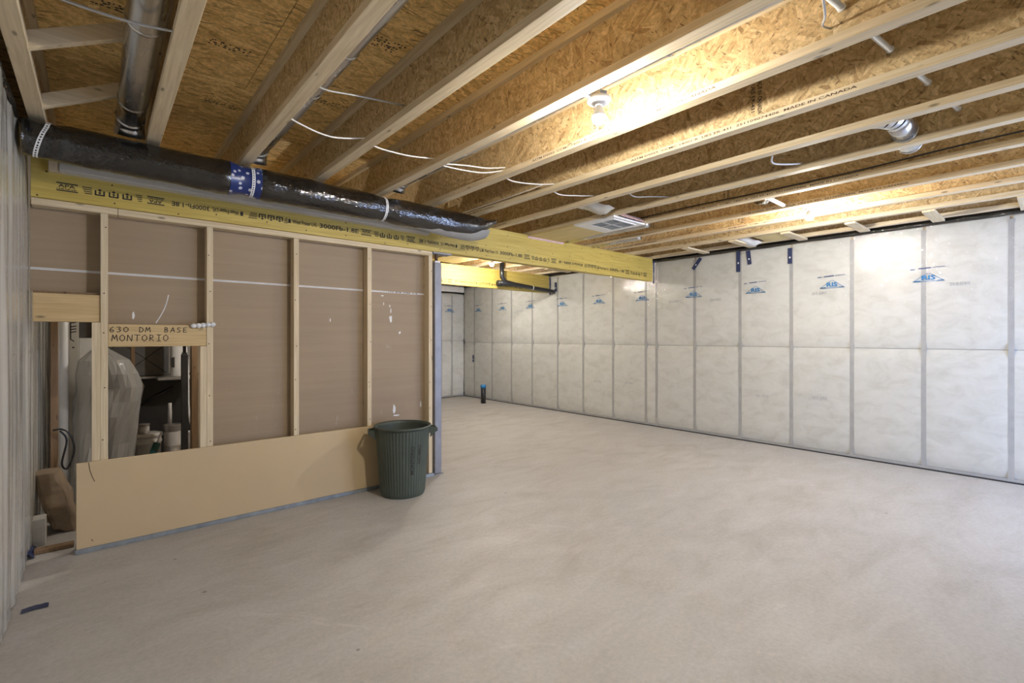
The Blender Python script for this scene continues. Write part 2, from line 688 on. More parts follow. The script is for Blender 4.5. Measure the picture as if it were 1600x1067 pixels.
# diagonal bridging in the bay beside the left wall, blocks at the right wall
for yy in (2.69, 3.34):
    MB().bar((-.225, yy, 2.485), (.205, yy, 2.715), .062, .038, (0, 1, 0)).build('bridging', M['pine_x'], ceil, bevel=.002)
for yy in (-.4, .19, .781, 1.372, 1.963, 2.533, 3.131, 4.4, 5.0, 5.6):
    boxo('block', (5.62, 6.185, yy - .045, yy + .045, ZJ - .020, ZJ - .0005), M['pine_x'], ceil, bevel=.002)

# ------------------------------------------------------------------ insulated stud walls
def insulated_wall(name, P, a0, a1, studs, joint_z, film_mat, fold=0.0, film_seed=0.0, ztop=2.424, dark_top=True):
    """P(a, d, z): a along the wall, d out of the wall into the room"""
    w = struct(name, P((a0 + a1) / 2, 0, 0))
    def bx(nm, b0, b1, d0, d1, z0, z1, mat, par=w, bev=0):
        p, q = P(b0, d0, z0), P(b1, d1, z1)
        return boxo(nm, (min(p[0], q[0]), max(p[0], q[0]), min(p[1], q[1]), max(p[1], q[1]), z0, z1), mat, par, bev)
    bx('foundation', a0 - .3, a1 + .3, -.30, -.12, 0, ZS - .002, M['foundation'])
    bx('bottom_plate', a0, a1, -.10, -.004, .012, .036, M['gstud'])
    bx('sealant_line', a0, a1, -.10, .006, 0.001, .012, M['black'])
    bx('top_plate', a0, a1, -.10, -.040, ztop - .04, ztop + .03, M['pine_y'])
    edges = sorted(studs)
    for s_ in edges:
        bx('stud', s_ - .0195, s_ + .0195, -.098, -.005, .0365, ztop - .04, M['gstud'])
    bays = [a0] + edges + [a1]
    for i in range(len(bays) - 1):
        b0, b1 = bays[i] + (.0165 if i else .002), bays[i + 1] - (.0165 if i < len(bays) - 2 else .002)
        if b1 - b0 < .08:
            continue
        for (z0, z1) in ((.038, joint_z - .002), (joint_z + .002, ztop - .004)):
            sd = random.random() * 50
            def fn(u, v, b0=b0, b1=b1, z0=z0, z1=z1, sd=sd):
                e = min(u, 1 - u) * (b1 - b0)
                g = min(v, 1 - v) * (z1 - z0)
                a = b0 + u * (b1 - b0)
                z = z0 + v * (z1 - z0)
                rag = .007 * noise.noise((sd + 7 * (u > .5), z * 9, .3)) + .016 * max(0, noise.noise((sd + 9 * (u > .5), z * 2.6, .7))) * max(0, 1.3 - z * .6)
                if u < .2:
                    a += rag - .004
                if u > .8:
                    a -= rag - .004
                d = -.0005 - .004 * math.exp(-e / .010) - .022 * math.exp(-g / .012) + .003 * noise.noise((a * 6, z * 6, sd)) - .003
                return P(a, min(d, -.0008), z)
            us = 12
            MB().grid(fn, us, 16).build('batt', M['batt'], w, smooth=True)
    # film
    def ff(u, v):
        a = a0 + u * (a1 - a0)
        z = .004 + v * (ztop + .02 - .004)
        d = .004 + .0025 * noise.noise((a * 3.1 + film_seed, z * 2.3, 1.7)) + .001 * noise.noise((a * 17, z * 6, 3.3))
        if fold:
            d += fold * (noise.noise((a * 11 + .8 * noise.noise((z * 1.3, a, 2)), z * .55, 9.1)) + .5 * noise.noise((a * 27, z * .9, 4.4)))
            d += fold * .5
        return P(a, max(d, .001), z)
    n = int((a1 - a0) / (.03 if fold else .06))
    fo = MB().grid(ff, n, 36 if not fold else 30).build('vapour_barrier', film_mat, w, smooth=True)
    # crumpled black sealant band along the top
    if dark_top:
        def fb(u, v):
            a = a0 + u * (a1 - a0)
            z = ztop - .004 + v * .045 + .010 * noise.noise((a * 2.3, v * 2, 5)) * (1 - v)
            d = .008 + .018 * math.sin(v * math.pi) * (.6 + .7 * noise.noise((a * 9, v * 3, 2.2))) + .004 * noise.noise((a * 33, v * 5, 8))
            return P(a, max(d, .004), z)
        MB().grid(fb, int((a1 - a0) / .05), 5).build('sealant_band', M['foil'], w, smooth=True)
    return w, fo, bx


# right wall
PR = lambda a, d, z: (XR - d, a, z)
studs_r = [-.92, -.31, .295, .90, 1.50, 2.104, 2.703, 3.32, 3.915, 4.095, 4.70, 5.32, 5.917, 6.58, 7.18, 7.80, 8.42]
wall_r, film_r, bxr = insulated_wall('wall_right', PR, YN, YB, studs_r, 1.20, M['film'])
LX, LZ = (0, -1, 0), (0, 0, 1)


def logo(c, xd, yd, parent, k=1.0):
    mb = MB()
    put_text(mb, 'RIS', Vector(c) + Vector(yd) * .004 * k, xd, yd, .128 * k, .058 * k)
    w, h, t = .142 * k, .085 * k, .0055 * k
    seg(mb, c, xd, yd, (-w, -.040 * k), (-.005 * k, h * .72), t)
    seg(mb, c, xd, yd, (w, -.040 * k), (.005 * k, h * .72), t)
    seg(mb, c, xd, yd, (-w, -.040 * k), (w, -.040 * k), t)
    seg(mb, c, xd, yd, (-w, -.038 * k), (-.075 * k, -.034 * k), .012 * k)
    seg(mb, c, xd, yd, (w, -.038 * k), (.085 * k, -.036 * k), .009 * k)
    o = mb.build('logo_print', M['blue_ink'], parent)
    o['label'] = 'blue triangle logo reading RIS'
    mb = MB()
    seg(mb, c, xd, yd, (-.17 * k, .112 * k), (-.13 * k, .112 * k), .010 * k)
    seg(mb, c, xd, yd, (-.09 * k, .118 * k), (.02 * k, .122 * k), .012 * k)
    seg(mb, c, xd, yd, (.04 * k, .123 * k), (.15 * k, .127 * k), .006 * k)
    mb.build('print_line', M['dark_blue_ink'], parent)


for y in [.04 + .8215 * i for i in range(0, 11)]:
    logo((XR - .0125, y, 1.905), LX, LZ, film_r, .82)
for y, z in ((1.81, 1.82), (3.022, 1.815), (3.63, 1.825), (.634, 1.83), (1.805, .63), (2.43, .59), (4.39, .61), (5.0, .59), (6.29, .594), (6.9, 1.83)):
    mb = MB()
    put_text(mb, '2H 092', (XR - .0125, y, z), LX, LZ, .15, .032)
    mb.build('batt_print', M['grey_ink'], film_r)
for y, z0, z1, tl in ((2.111, 2.19, 2.375, 0), (2.715, 2.155, 2.42, 0), (2.583, 2.235, 2.41, -.02), (3.275, 2.25, 2.40, .12), (5.948, 2.14, 2.30, 0), (8.43, .78, .93, 0)):
    mb = MB()
    c = Vector((XR - .018, y, (z0 + z1) / 2))
    d = Vector((0, -tl, z1 - z0)).normalized()
    s_ = Vector((0, -d.z, d.y))
    mb.obox(c, s_, d, (1, 0, 0), .024, (z1 - z0) / 2 * (1.2 if tl > .1 else 1), .0012)
    tp = mb.build('tape_strip', M['navy'], wall_r)
    mb = MB()
    quad(mb, c + Vector((-.0016, 0, 0)) - d * .02, s_, d, .016, .02)
    mb.build('tape_mark', M['white_tape'], tp)

# far wall
PB = lambda a, d, z: (a, YB - d, z)
wall_b, film_b, bxb = insulated_wall('wall_back', PB, XL + .002, XR - .004, [-.1, .5, 1.1, 1.7, 2.3, 2.9, 3.5, 4.1, 4.7, 5.3, 5.62, 5.90], 1.24, M['film'], ztop=2.28, dark_top=True)
bxb('white_ledger', XL, XR - .03, .0, .045, 2.315, 2.43, M['white_tape'], wall_b)
for x in (4.2, 5.0, 5.83):
    logo((x, YB - .0125, 1.905), (1, 0, 0), LZ, film_b, .82)

# left wall: heavily folded sheet
PL = lambda a, d, z: (XL + d, a, z)
wall_l, film_l, bxl = insulated_wall('wall_left', PL, YN, YB, [-.9 + .61 * i for i in range(16)], 1.22, M['film_left'], fold=.011, ztop=2.43, dark_top=True)

# wall behind the camera with a basement window
wall_f = struct('wall_front', (3, YN, 0))
W0, W1, WZ0, WZ1 = 3.85, 6.05, .12, 2.12
for d in ((XL - .1, W0, 0, ZS), (W1, XR + .1, 0, ZS), (W0, W1, 0, WZ0), (W0, W1, WZ1, ZS)):
    boxo('wall_panel', (d[0], d[1], YN - .24, YN, d[2], d[3]), M['batt'], wall_f)
win = struct('window_1', (4.95, YN - .1, WZ0))
for d in ((W0, W0 + .05, WZ0, WZ1), (W1 - .05, W1, WZ0, WZ1), (W0 + .05, W1 - .05, WZ0, WZ0 + .05), (W0 + .05, W1 - .05, WZ1 - .05, WZ1), (4.92, 4.98, WZ0 + .05, WZ1 - .05)):
    boxo('window_frame', (d[0], d[1], YN - .21, YN - .15, d[2], d[3]), M['white'], win)
boxo('pane', (W0 + .05, W1 - .05, YN - .185, YN - .18, WZ0 + .05, WZ1 - .05), M['glass'], win)

# ------------------------------------------------------------------ partition of studs and brown board
part = struct('wall_partition', (1.05, YP, 0))
boxo('sill_track', (-.10, 2.41, YP - .022, YP + .092, .001, .030), M['track'], part, .001)
boxo('top_plate', (XL + .03, .098, YP, YP + .089, 2.090, 2.131), M['pine_x'], part, .002)
boxo('top_plate', (.100, 2.405, YP, YP + .089, 2.090, 2.131), M['pine_x'], part, .002)
for x0, x1, z1 in ((.015, .051, 2.0895), (.578, .616, 2.0895), (1.156, 1.194, 2.0895), (1.757, 1.795, 2.0895), (2.365, 2.404, 2.0895)):
    boxo('stud', (x0, x1, YP, YP + .089, .0305, z1), M['pine_z'], part, .002)
for x0, x1, z1 in ((-.026, .0145, 1.409), (.539, .5775, 1.2545)):
    boxo('jack_stud', (x0, x1, YP + .001, YP + .089, .0305, z1), M['pine_z'], part, .002)
h1 = boxo('header', (XL + .035, .0145, YP + .010, YP + .085, 1.410, 1.578), M['header'], part, .003)
h2 = boxo('header', (.0515, .5775, YP + .004, YP + .085, 1.256, 1.400), M['header'], part, .003)
boxo('header_block', (XL + .035, .014, YP + .030, YP + .088, 1.5785, 1.592), M['old_z'], part)
YD = YP + .0895
for d in ((XL + .02, .60, 1.734, 2.131), (.602, 2.405, 1.734, 2.131), (XL + .02, .03, 1.593, 1.722), (.031, .598, 1.402, 1.722), (.599, 1.79, .031, 1.722), (1.792, 2.405, .031, 1.722)):
    boxo('board_panel', (d[0], d[1], YD, YD + .0125, d[2], d[3]), M['paper'], part)
for d in ((XL + .02, 2.404, 1.7215, 1.7265), (XL + .02, 2.404, 1.7300, 1.7345)):
    boxo('edge_tape', (d[0], d[1], YD - .0008, YD + .010, d[2], d[3]), M['white_tape'], part)
boxo('joint_gap', (XL + .02, 2.404, YD + .003, YD + .010, 1.7265, 1.7300), M['grey_ink'], part)
mb = MB()
for i in range(16):
    if i in (3, 7, 12):
        continue
    quad(mb, (2.0 + i * .019, YD - .0016, 1.7290), (1, 0, 0), LZ, .006 + .007 * random.random(), .009)
o = mb.build('edge_print', M['ink'], part)
o['kind'] = 'stuff'


def smear(cx, cz, w, h, n=9):
    mb = MB()
    pts = []
    for i in range(n):
        a = 2 * math.pi * i / n
        r = .65 + .5 * random.random()
        pts.append((cx + math.cos(a) * w / 2 * r, YD - .0012, cz + math.sin(a) * h / 2 * r))
    mb.add(pts, [tuple(range(n))])
    return mb.build('plaster_smear', M['white_tape'], part)


for a in ((2.018, 1.485, .03, .07), (2.056, .66, .035, .09), (2.07, .60, .07, .014), (2.11, 1.36, .02, .03), (2.33, .68, .012, .06), (2.01, 1.60, .012, .03), (1.94, 1.69, .03, .012), (2.02, 1.56, .01, .05),
          (1.47, 1.46, .010, .035), (.18, 1.46, .018, .05), (1.95, 1.62, .008, .03)):
    smear(*a)
mb = MB()
for i in range(6):
    t0, t1 = i / 6, (i + 1) / 6
    g = lambda t: (.300 + .066 * t + .012 * math.sin(t * 3), 1.415 + .19 * t)
    seg(mb, (0, YD - .0012, 0), (1, 0, 0), LZ, g(t0), g(t1), .006)
mb.build('plaster_smear', M['white_tape'], part)
# white foam squeezed out beside the small header
mb = MB()
for i in range(5):
    mb.lathe((.50 + i * .028, YP - .006 - .004 * (i % 2), 1.395 + .003 * i), [(.001, -.016 - .004 * (i % 3)), (.016, -.010), (.021, 0), (.014, .012), (.001, .017)], 8)
mb.build('foam_squeeze', M['white'], part, smooth=True)

# handwriting on the small header
GL = {
    '6': [[(.75, 1), (.3, .7), (.1, .3), (.3, 0), (.7, .05), (.8, .3), (.5, .45), (.15, .3)]],
    '3': [[(.1, .95), (.6, 1), (.75, .8), (.4, .55), (.8, .35), (.6, .05), (.1, 0)]],
    '0': [[(.5, 1), (.1, .7), (.1, .25), (.45, 0), (.85, .25), (.9, .7), (.5, 1)]],
    'D': [[(.15, 0), (.2, 1), (.7, .85), (.9, .45), (.6, .05), (.15, 0)]],
    'M': [[(0, 0), (.2, 1), (.45, .35), (.8, 1), (.95, 0)]],
    'B': [[(.15, 0), (.2, 1), (.65, .9), (.6, .6), (.2, .52), (.75, .4), (.7, .08), (.15, 0)]],
    'A': [[(0, 0), (.55, 1), (.85, 0)], [(.2, .35), (.8, .38)]],
    'S': [[(.8, .95), (.3, .95), (.2, .65), (.7, .4), (.65, .05), (.1, .02)]],
    'E': [[(.8, 1), (.2, .95), (.15, 0), (.8, .05)], [(.2, .5), (.7, .52)]],
    'O': [[(.5, 1), (.1, .7), (.1, .25), (.45, 0), (.85, .25), (.9, .7), (.5, 1)]],
    'N': [[(.05, 0), (.15, 1), (.8, 0), (.9, 1)]],
    'T': [[(.5, 1), (.45, 0)], [(0, 1), (1, .97)]],
    'R': [[(.15, 0), (.2, 1), (.75, .85), (.65, .55), (.2, .5), (.85, 0)]],
    'I': [[(.5, 1), (.5, 0)], [(.15, 1), (.85, 1)], [(.15, 0), (.85, 0)]],
}


def handwrite(s, x, z, cw, ch, parent):
    mb = MB()
    for c in s:
        if c in GL:
            for st in GL[c]:
                for p, q in zip(st, st[1:]):
                    seg(mb, (0, YP + .0032, 0), (1, 0, 0), LZ, (x + p[0] * cw * .8, z + p[1] * ch), (x + q[0] * cw * .8, z + q[1] * ch), .0042)
        x += cw * (1 if c != ' ' else .62)
    mb.build('handwriting', M['ink'], parent)


handwrite('630  DM   BASE', .056, 1.350, .0345, .032, h2)
handwrite('MONTORIO', .068, 1.292, .0375, .040, h2)
# screw heads on the studs
for x in (.033, .597, 1.175, 1.776, 2.384):
    for z in (.45, .62, .95, 1.3, 1.62, 1.95):
        xx, zz = x + random.uniform(-.012, .012), z + random.uniform(-.06, .06)
        mb = MB()
        mb.tube([(xx, YP - .0012, zz), (xx, YP + .002, zz)], .0042, 7)
        mb.build('screw', M['rust'], part)

# the loose strip of board standing on the track
ds = boxo('drywall_strip', (-.096, 2.18, YP - .0185, YP - .0025, .0305, .552), M['tan_board'], None, .002)
for st in (((-.040, .550), (-.034, .500), (-.022, .455), (-.012, .430)), ((-.027, .075), (-.020, .066))):
    mb = MB()
    for p, q in zip(st, st[1:]):
        seg(mb, (0, YP - .0192, 0), (1, 0, 0), LZ, p, q, .004)
    mb.build('scratch', M['brown_ink'], ds)
tag(ds, 'long tan drywall strip standing on the track along the bottom of the stud partition', 'drywall board')

# walls that close the furnace room
wu = struct('wall_utility', (2.35, 5.6, 0))
for y in (4.2, 4.8, 5.4, 6.0, 6.6, 7.2):
    boxo('stud', (2.30, 2.39, y, y + .038, .04, 2.44), M['pine_z'], wu)
boxo('bottom_plate', (2.30, 2.39, 4.03, 7.3, .001, .039), M['pine_y'], wu)
boxo('board_panel', (2.391, 2.4035, 4.03, 7.3, .001, 2.455), M['paper'], wu)
boxo('end_panel', (XL + .02, 2.40, 7.31, 7.33, .001, 2.455), M['white_tape'], wu)

# ------------------------------------------------------------------ laminated beams
def stamp_beam(y, par, x0, x1, zc, scale=1.0):
    c = lambda x, z=zc: (x, y - .0012, z)
    XD, IX, IZ = (1, 0, 0), (-1, 0, 0), (0, 0, -1)
    items = []
    base = -.258
    period = 1.873
    mb = MB()
    def txt(s_, a, b, inv, h=.034, z=zc):
        if a < x0 or b > x1:
            return
        put_text(mb, s_, c((a + b) / 2, z), IX if inv else XD, IZ if inv else LZ, b - a, h)
    def rect(a, b, z, h):
        if a < x0 or b > x1:
            return
        quad(mb, c((a + b) / 2, z), XD, LZ, b - a, h)
    def lines(a, b, inv):
        for i, dz in enumerate((.018, .006, -.006, -.018)):
            k = i if not inv else 3 - i
            rect(a + .004 * k, b, zc + dz, .0055)
    def apa(a, b, inv):
        for dz in ((.022, -.022) if not inv else (-.022, .022)):
            rect(a, b, zc + dz, .007)
        txt('APA', a + .008, b - .012, inv, .020, zc + (.006 if not inv else -.006))
        for i in range(10):
            rect(a + .002 + i * (b - a) / 10.4, a + .006 + i * (b - a) / 10.4 + .002 * (i % 3), zc + (-.012 if not inv else .012), .006)
    def house(x, inv):
        if x - .025 < x0 or x + .025 > x1:
            return
        s_ = -1 if inv else 1
        for a, b in (((-.02, .008), (-.02, -.018)), ((-.02, -.018), (.02, -.018)), ((.02, -.018), (.02, .008))):
            seg(mb, c(x), XD, LZ, (a[0], a[1] * s_), (b[0], b[1] * s_), .008)
        mb.add([c(x - .012, zc + .008 * s_), c(x + .012, zc + .008 * s_), c(x, zc + .022 * s_)], [(0, 1, 2) if not inv else (0, 2, 1)])
        rect(x - .003, x + .003, zc - .003 * s_, .020)
        rect(x - .009, x + .009, zc - .004 * s_, .004)
    for k in range(-1, 5):
        b = base + period * k
        txt('West Fraser LVL', b - .476, b - .29, False, .032)
        txt('3000Fb-1.8E', b - .27, b + .053, False, .037)
        rect(b - .505, b - .49, zc, .03)
        rect(b - .515, b - .486, zc - .012, .006)
        apa(b + .075, b + .17, False)
        lines(b + .188, b + .234, False)
        for i in range(3):
            house(b + .270 + .066 * i, False)
        lines(b + .444, b + .477, False)
        apa(b + .503, b + .594, True)
        txt('3000Fb-1.8E', b + .633, b + .85, True, .032)
        txt('West Fraser LVL', b + .865, b + 1.03, True, .032)
        rect(b + 1.04, b + 1.058, zc, .03)
        lines(b + 1.092, b + 1.15, True)
        for i in range(3):
            house(b + 1.185 + .06 * i, True)
        lines(b + 1.335, b + 1.36, True)
    return mb.build('grade_stamp', M['ink'], par)


def beam(name, x0, x1, y0, z0, z1, label, stamps):
    t = thing(name, ((x0 + x1) / 2, y0 + .045, z0), label, 'beam')
    w = .0445
    plies = []
    for i in range(2):
        plies += [0]
        plies[i] = boxo('ply', (x0, x1, y0 + w * i + .0004 * i, y0 + w * (i + 1), z0, z1), M['lvl'], t, .002)
    stamp_beam(y0, plies[0], *stamps)
    for i in range(int((x1 - x0) / .30)):
        for dz in (.03, .15, .27):
            xx = x0 + .06 + .30 * i + random.uniform(-.05, .05)
            zz = z0 + dz + random.uniform(-.02, .02)
            mb = MB()
            mb.tube([(xx, y0 - .0014, zz), (xx, y0 + .002, zz)], .0052, 7)
            mb.build('nail', M['rust'], plies[0])
    return t


b1 = beam('support_beam', XL + .03, 6.10, 3.900, 2.132, 2.4585, 'long yellow laminated wood beam over the stud partition', (-.30, 6.02, 2.212))
b2 = beam('support_beam', 2.42, 6.17, 6.08, 2.118, 2.43, 'farther yellow laminated beam behind the light bulb in the back area', (3.0, 6.1, 2.175))
# dark tape wrapped round the beam ends at the right wall
for nm, par, x, y, z0, z1 in (('end_wrap', b1, 6.10, 3.893, 2.10, 2.43), ('end_wrap', b2, 6.17, 6.073, 2.09, 2.40)):
    def fe(u, v, x=x, y=y, z0=z0, z1=z1):
        z = z0 + (z1 - z0) * u
        return (x + .003 + .045 * v + .008 * noise.noise((z * 20, v * 4, x)), y + .012 * noise.noise((z * 14, v * 3, 2)) + .05 * v * .2, z)
    MB().grid(fe, 14, 4).build(nm, M['navy'], par, smooth=True)
# pink fibre tucked over the first beam beside the plywood panel
for i, (a, b, y) in enumerate(((3.62, 4.20, 3.905),)):
    def fp(u, v, a=a, b=b, y=y):
        x = a + (b - a) * u
        an = v * math.pi
        return (x, y - .018 * math.sin(an) - .006 * noise.noise((x * 25, v * 3, 1)), 2.42 + .035 * v + .006 * noise.noise((x * 30, v * 2, 7)))
    MB().grid(fp, 30, 6).build('insulation_tuft', M['pink'], b1, smooth=True)

# steel jack post at the end of the partition
sp = thing('steel_post', (2.478, 3.965, 0), 'grey square steel jack post at the open end of the partition', 'post')
boxo('tube', (2.438, 2.514, 3.930, 4.004, .008, 2.035), M['post_steel'], sp, .006)
boxo('base_plate', (2.425, 2.527, 3.917, 4.017, .0005, .008), M['post_steel'], sp)
MB().tube([(2.476, 3.967, 2.036), (2.476, 3.967, 2.1165)], .016, 12).build('jack_screw', M['rust'], sp)
boxo('nut_plate', (2.448, 2.504, 3.94, 3.995, 2.0355, 2.052), M['tin'], sp)
boxo('head_plate', (2.412, 2.62, 3.912, 4.012, 2.117, 2.1315), M['post_steel'], sp)

# ------------------------------------------------------------------ black insulated duct
du = thing('insulated_duct', (1.2, 3.52, 2.24), 'thick shiny black wrapped duct hanging under the joists before the beam', 'duct')
DR = .101


def duct_c(x):
    t = max(0, min(1, (x + .30) / 3.0))
    z = 2.353 - .034 * t
    return Vector((x, 3.52, z))


def duct_ring(x, k, n):
    a = 2 * math.pi * k / n
    c = duct_c(x)
    r = DR + .006 * noise.noise((x * 5, math.cos(a) * 2, math.sin(a) * 2)) + .0035 * noise.noise((x * 16, math.cos(a) * 5, math.sin(a) * 5))
    for xs in (.72, 1.70):
        r -= .012 * math.exp(-((x - xs) / .07) ** 2)
    r += .006 * math.exp(-((x - .60) / .05) ** 2) + .006 * math.exp(-((x - .86) / .05) ** 2)
    if x < .0:                                   # crumpled shoulder at the left wall
        q = max(0, -x - .05) / .25
        r += .018 * q * noise.noise((x * 25, a * 1.3, 3)) - .012 * q
    y = c.y + r * math.cos(a)
    z = c.z + r * math.sin(a)
    if x > 2.45:                                 # the end sweeps up to the joists
        q = (x - 2.45) / .35
        lo = c.z + DR
        z = z + (lo - z) * (q ** 2.2) * .72
        y = c.y + (y - c.y) * (1 - .2 * q)
    return (x, y, z)


n = 40
xs = [-.29 + i * (2.80 + .29) / 150 for i in range(151)]
vs_ = [duct_ring(x, k, n) for x in xs for k in range(n)]
fs_ = [(i * n + k, i * n + (k + 1) % n, (i + 1) * n + (k + 1) % n, (i + 1) * n + k) for i in range(150) for k in range(n)]
fs_ += [tuple(range(n)), tuple(150 * n + k for k in range(n))[::-1]]
MB().add(vs_, fs_).build('duct_body', M['foil'], du, smooth=True)


def band(name, x0, x1, mat, dr, m=6, closed=True):
    vs2 = []
    for i in range(m + 1):
        x = x0 + (x1 - x0) * i / m
        c = duct_c(x)
        for k in range(n):
            p = Vector(duct_ring(x, k, n))
            o_ = (p - c)
            o_.x = 0
            vs2.append(p + o_.normalized() * dr)
    fs2 = [(i * n + k, i * n + (k + 1) % n, (i + 1) * n + (k + 1) % n, (i + 1) * n + k) for i in range(m) for k in range(n)]
    return MB().add(vs2, fs2).build(name, mat, du, smooth=True)


band('tape_band', .635, .815, M['dotted'], .0022)


def strap(x, tilt=0.0):
    """perforated white hanger strap round the duct"""
    mb = MB()
    pts = []
    for k in range(n + 1):
        a = 2 * math.pi * k / n
        xx = x + tilt * math.sin(a)
        p = Vector(duct_ring(xx, k % n, n))
        o_ = p - duct_c(xx)
        o_.x = 0
        pts.append(p + o_.normalized() * .0045)
    for i in range(n):
        a, b = pts[i], pts[i + 1]
        w = Vector((.0095, 0, 0))
        mid = (a + b) / 2
        mb.add([a - w, b - w, b - w * .35, a - w * .35], [(0, 1, 2, 3)])
        mb.add([a + w * .35, b + w * .35, b + w, a + w], [(0, 1, 2, 3)])
        mb.add([a - w * .35, a + (b - a) * .45 - w * .35, a + (b - a) * .45 + w * .35, a + w * .35], [(0, 1, 2, 3)])
    s_ = mb.build('hanger_strap', M['white'], du)
    return s_


strap(-.215, .03)
strap(.765)
strap(1.70)
# pale sheet-metal strip that lies along the beam behind the duct
ps = thing('pale_strip', (1.0, 3.86, 2.27), 'pale grey strip fixed along the yellow beam just behind the black duct', 'metal strip')
mb = MB()


def fst(u, v):
    x = -.168 + u * 2.50
    prof = [(3.899, 2.362), (3.858, 2.360), (3.848, 2.345), (3.848, 2.302), (3.853, 2.298), (3.853, 2.290), (3.899, 2.286)]
    k = min(int(v * 6 + 1e-6), 6)
    return (x, prof[k][0], prof[k][1] - .020 * u + .003 * noise.noise((x * 3, v, 1)))


mb.grid(fst, 40, 6).build('strip_channel', M['vinyl'], ps)
boxo('end_block', (-.215, -.169, 3.858, 3.899, 2.284, 2.362), M['pine_z'], ps, .002)
# translucent sleeve bulging below the duct end
def fsl(u, v):
    x = 1.85 + u * .88
    a = math.pi * (.10 + .80 * v)
    c = duct_c(x)
    r = DR - .006 + .034 * math.sin(min(1, u * 1.08) * math.pi * .62) ** 1.5
    z = c.z - r * math.sin(a)
    if x > 2.50:
        g = (x - 2.50) / .30
        z += (c.z + DR - z) * (g ** 2.2) * .35
    return (x, c.y + .012 + (DR - .012) * math.cos(a), z + .003 * noise.noise((x * 12, v * 6, 4)))


MB().grid(fsl, 40, 16).build('plastic_sleeve', M['sleeve'], du, smooth=True)

# ------------------------------------------------------------------ galvanized branch ducts
def round_duct(x, z, r, y0, y1, label, seams=(), collar_y=None, elbow=None):
    t = thing('round_duct', (x, (y0 + y1) / 2, z - r), label, 'duct', 'round sheet-metal ducts between joists')
    MB().tube([(x, y0 + (y1 - y0) * i / 24, z) for i in range(25)], r, 28).build('pipe', M['galv'], t, smooth=True)
    for s_ in seams:
        MB().tube([(x, s_ - .012, z), (x, s_ - .006, z), (x, s_, z), (x, s_ + .012, z)], [r + .0005, r + .004, r + .004, r + .0006], 28, False).build('seam_ring', M['galv'], t, smooth=True)
    if collar_y:
        y, dz = collar_y, 0
        pts = [(x, y, z), (x, y + .05, z - .008), (x, y + .085, z - .035), (x, y + .105, z - .075)]
        MB().tube(pts, [r, r + .004, r + .006, r + .010], 28).build('takeoff_collar', M['galv'], t, smooth=True)
        MB().tube([(x, y + .004, z), (x, y + .016, z)], [r + .006, r + .006], 28).build('seam_ring', M['galv'], t, smooth=True)
    return t


round_duct(.142, 2.562, .062, JY0 + .2, 3.44, 'shiny round metal duct between the two leftmost joists', (.9, 2.36, 3.2), 3.44)
round_duct(.797, 2.564, .061, JY0 + .2, 3.44, 'round metal duct beside the third joist from the left wall', (2.0, 2.45), 3.44)
round_duct(1.832, 2.577, .061, JY0 + .2, 3.44, 'round metal duct beside the joist with the nearest bulb', (1.1, 2.5), 3.44)
t8 = round_duct(3.286, 2.560, .061, .72, 3.86, 'round metal duct ending in an elbow between the middle joists', (1.5, 2.6))
pts = [(3.286 + .11 * (1 - math.cos(a)), .72 - .11 * math.sin(a), 2.56 - .02 * math.sin(a)) for a in [math.pi / 2 * i / 6 for i in range(7)]]
for i in range(6):
    MB().tube([pts[i], pts[i + 1]], [.0625 + .001 * (i % 2)] * 2, 26, False).build('elbow_gore', M['galv'], t8, smooth=True)
MB().tube([pts[-1], (3.63, .61, 2.54)], .061, 26).build('elbow_stub', M['galv'], t8, smooth=True)
MB().tube([(3.615, .61, 2.54), (3.632, .61, 2.54)], .066, 26).build('seam_ring', M['galv'], t8, smooth=True)
t9 = thing('duct_stub', (3.86, .62, 2.48), 'short metal duct stub poking through the web right of the elbow', 'duct', None)
MB().tube([(3.70, .62, 2.53), (3.84, .62, 2.53)], .06, 26, False).build('pipe', M['galv'], t9, smooth=True)
MB().tube([(3.832, .62, 2.53), (3.846, .62, 2.53)], .064, 26).build('rim', M['galv'], t9, smooth=True)
round_duct(4.262, 2.492, .050, 2.78, 3.875, 'thin metal duct beside the white vent grille', (2.95, 3.55))
round_duct(4.745, 2.492, .050, 3.2, 3.875, 'short metal duct above the right part of the near beam', (3.6, 3.8))
t10 = thing('flexible_boot', (4.56, 1.72, 2.47), 'crinkled shiny foil boot between joists near the right bulb', 'duct')
mb = MB()
def fbt(u, v):
    a = 2 * math.pi * u
    r = .055 + .012 * noise.noise((math.cos(a) * 3, math.sin(a) * 3, v * 6))
    return (4.40 + .19 * v, 1.74 + r * math.cos(a), 2.545 + r * math.sin(a) + .03 * v)
mb.grid(fbt, 24, 8).build('foil_sleeve', M['galv'], t10)
boxo('bracket', (4.20, 4.60, 1.600, 1.625, 2.475, 2.495), M['white'], t10)

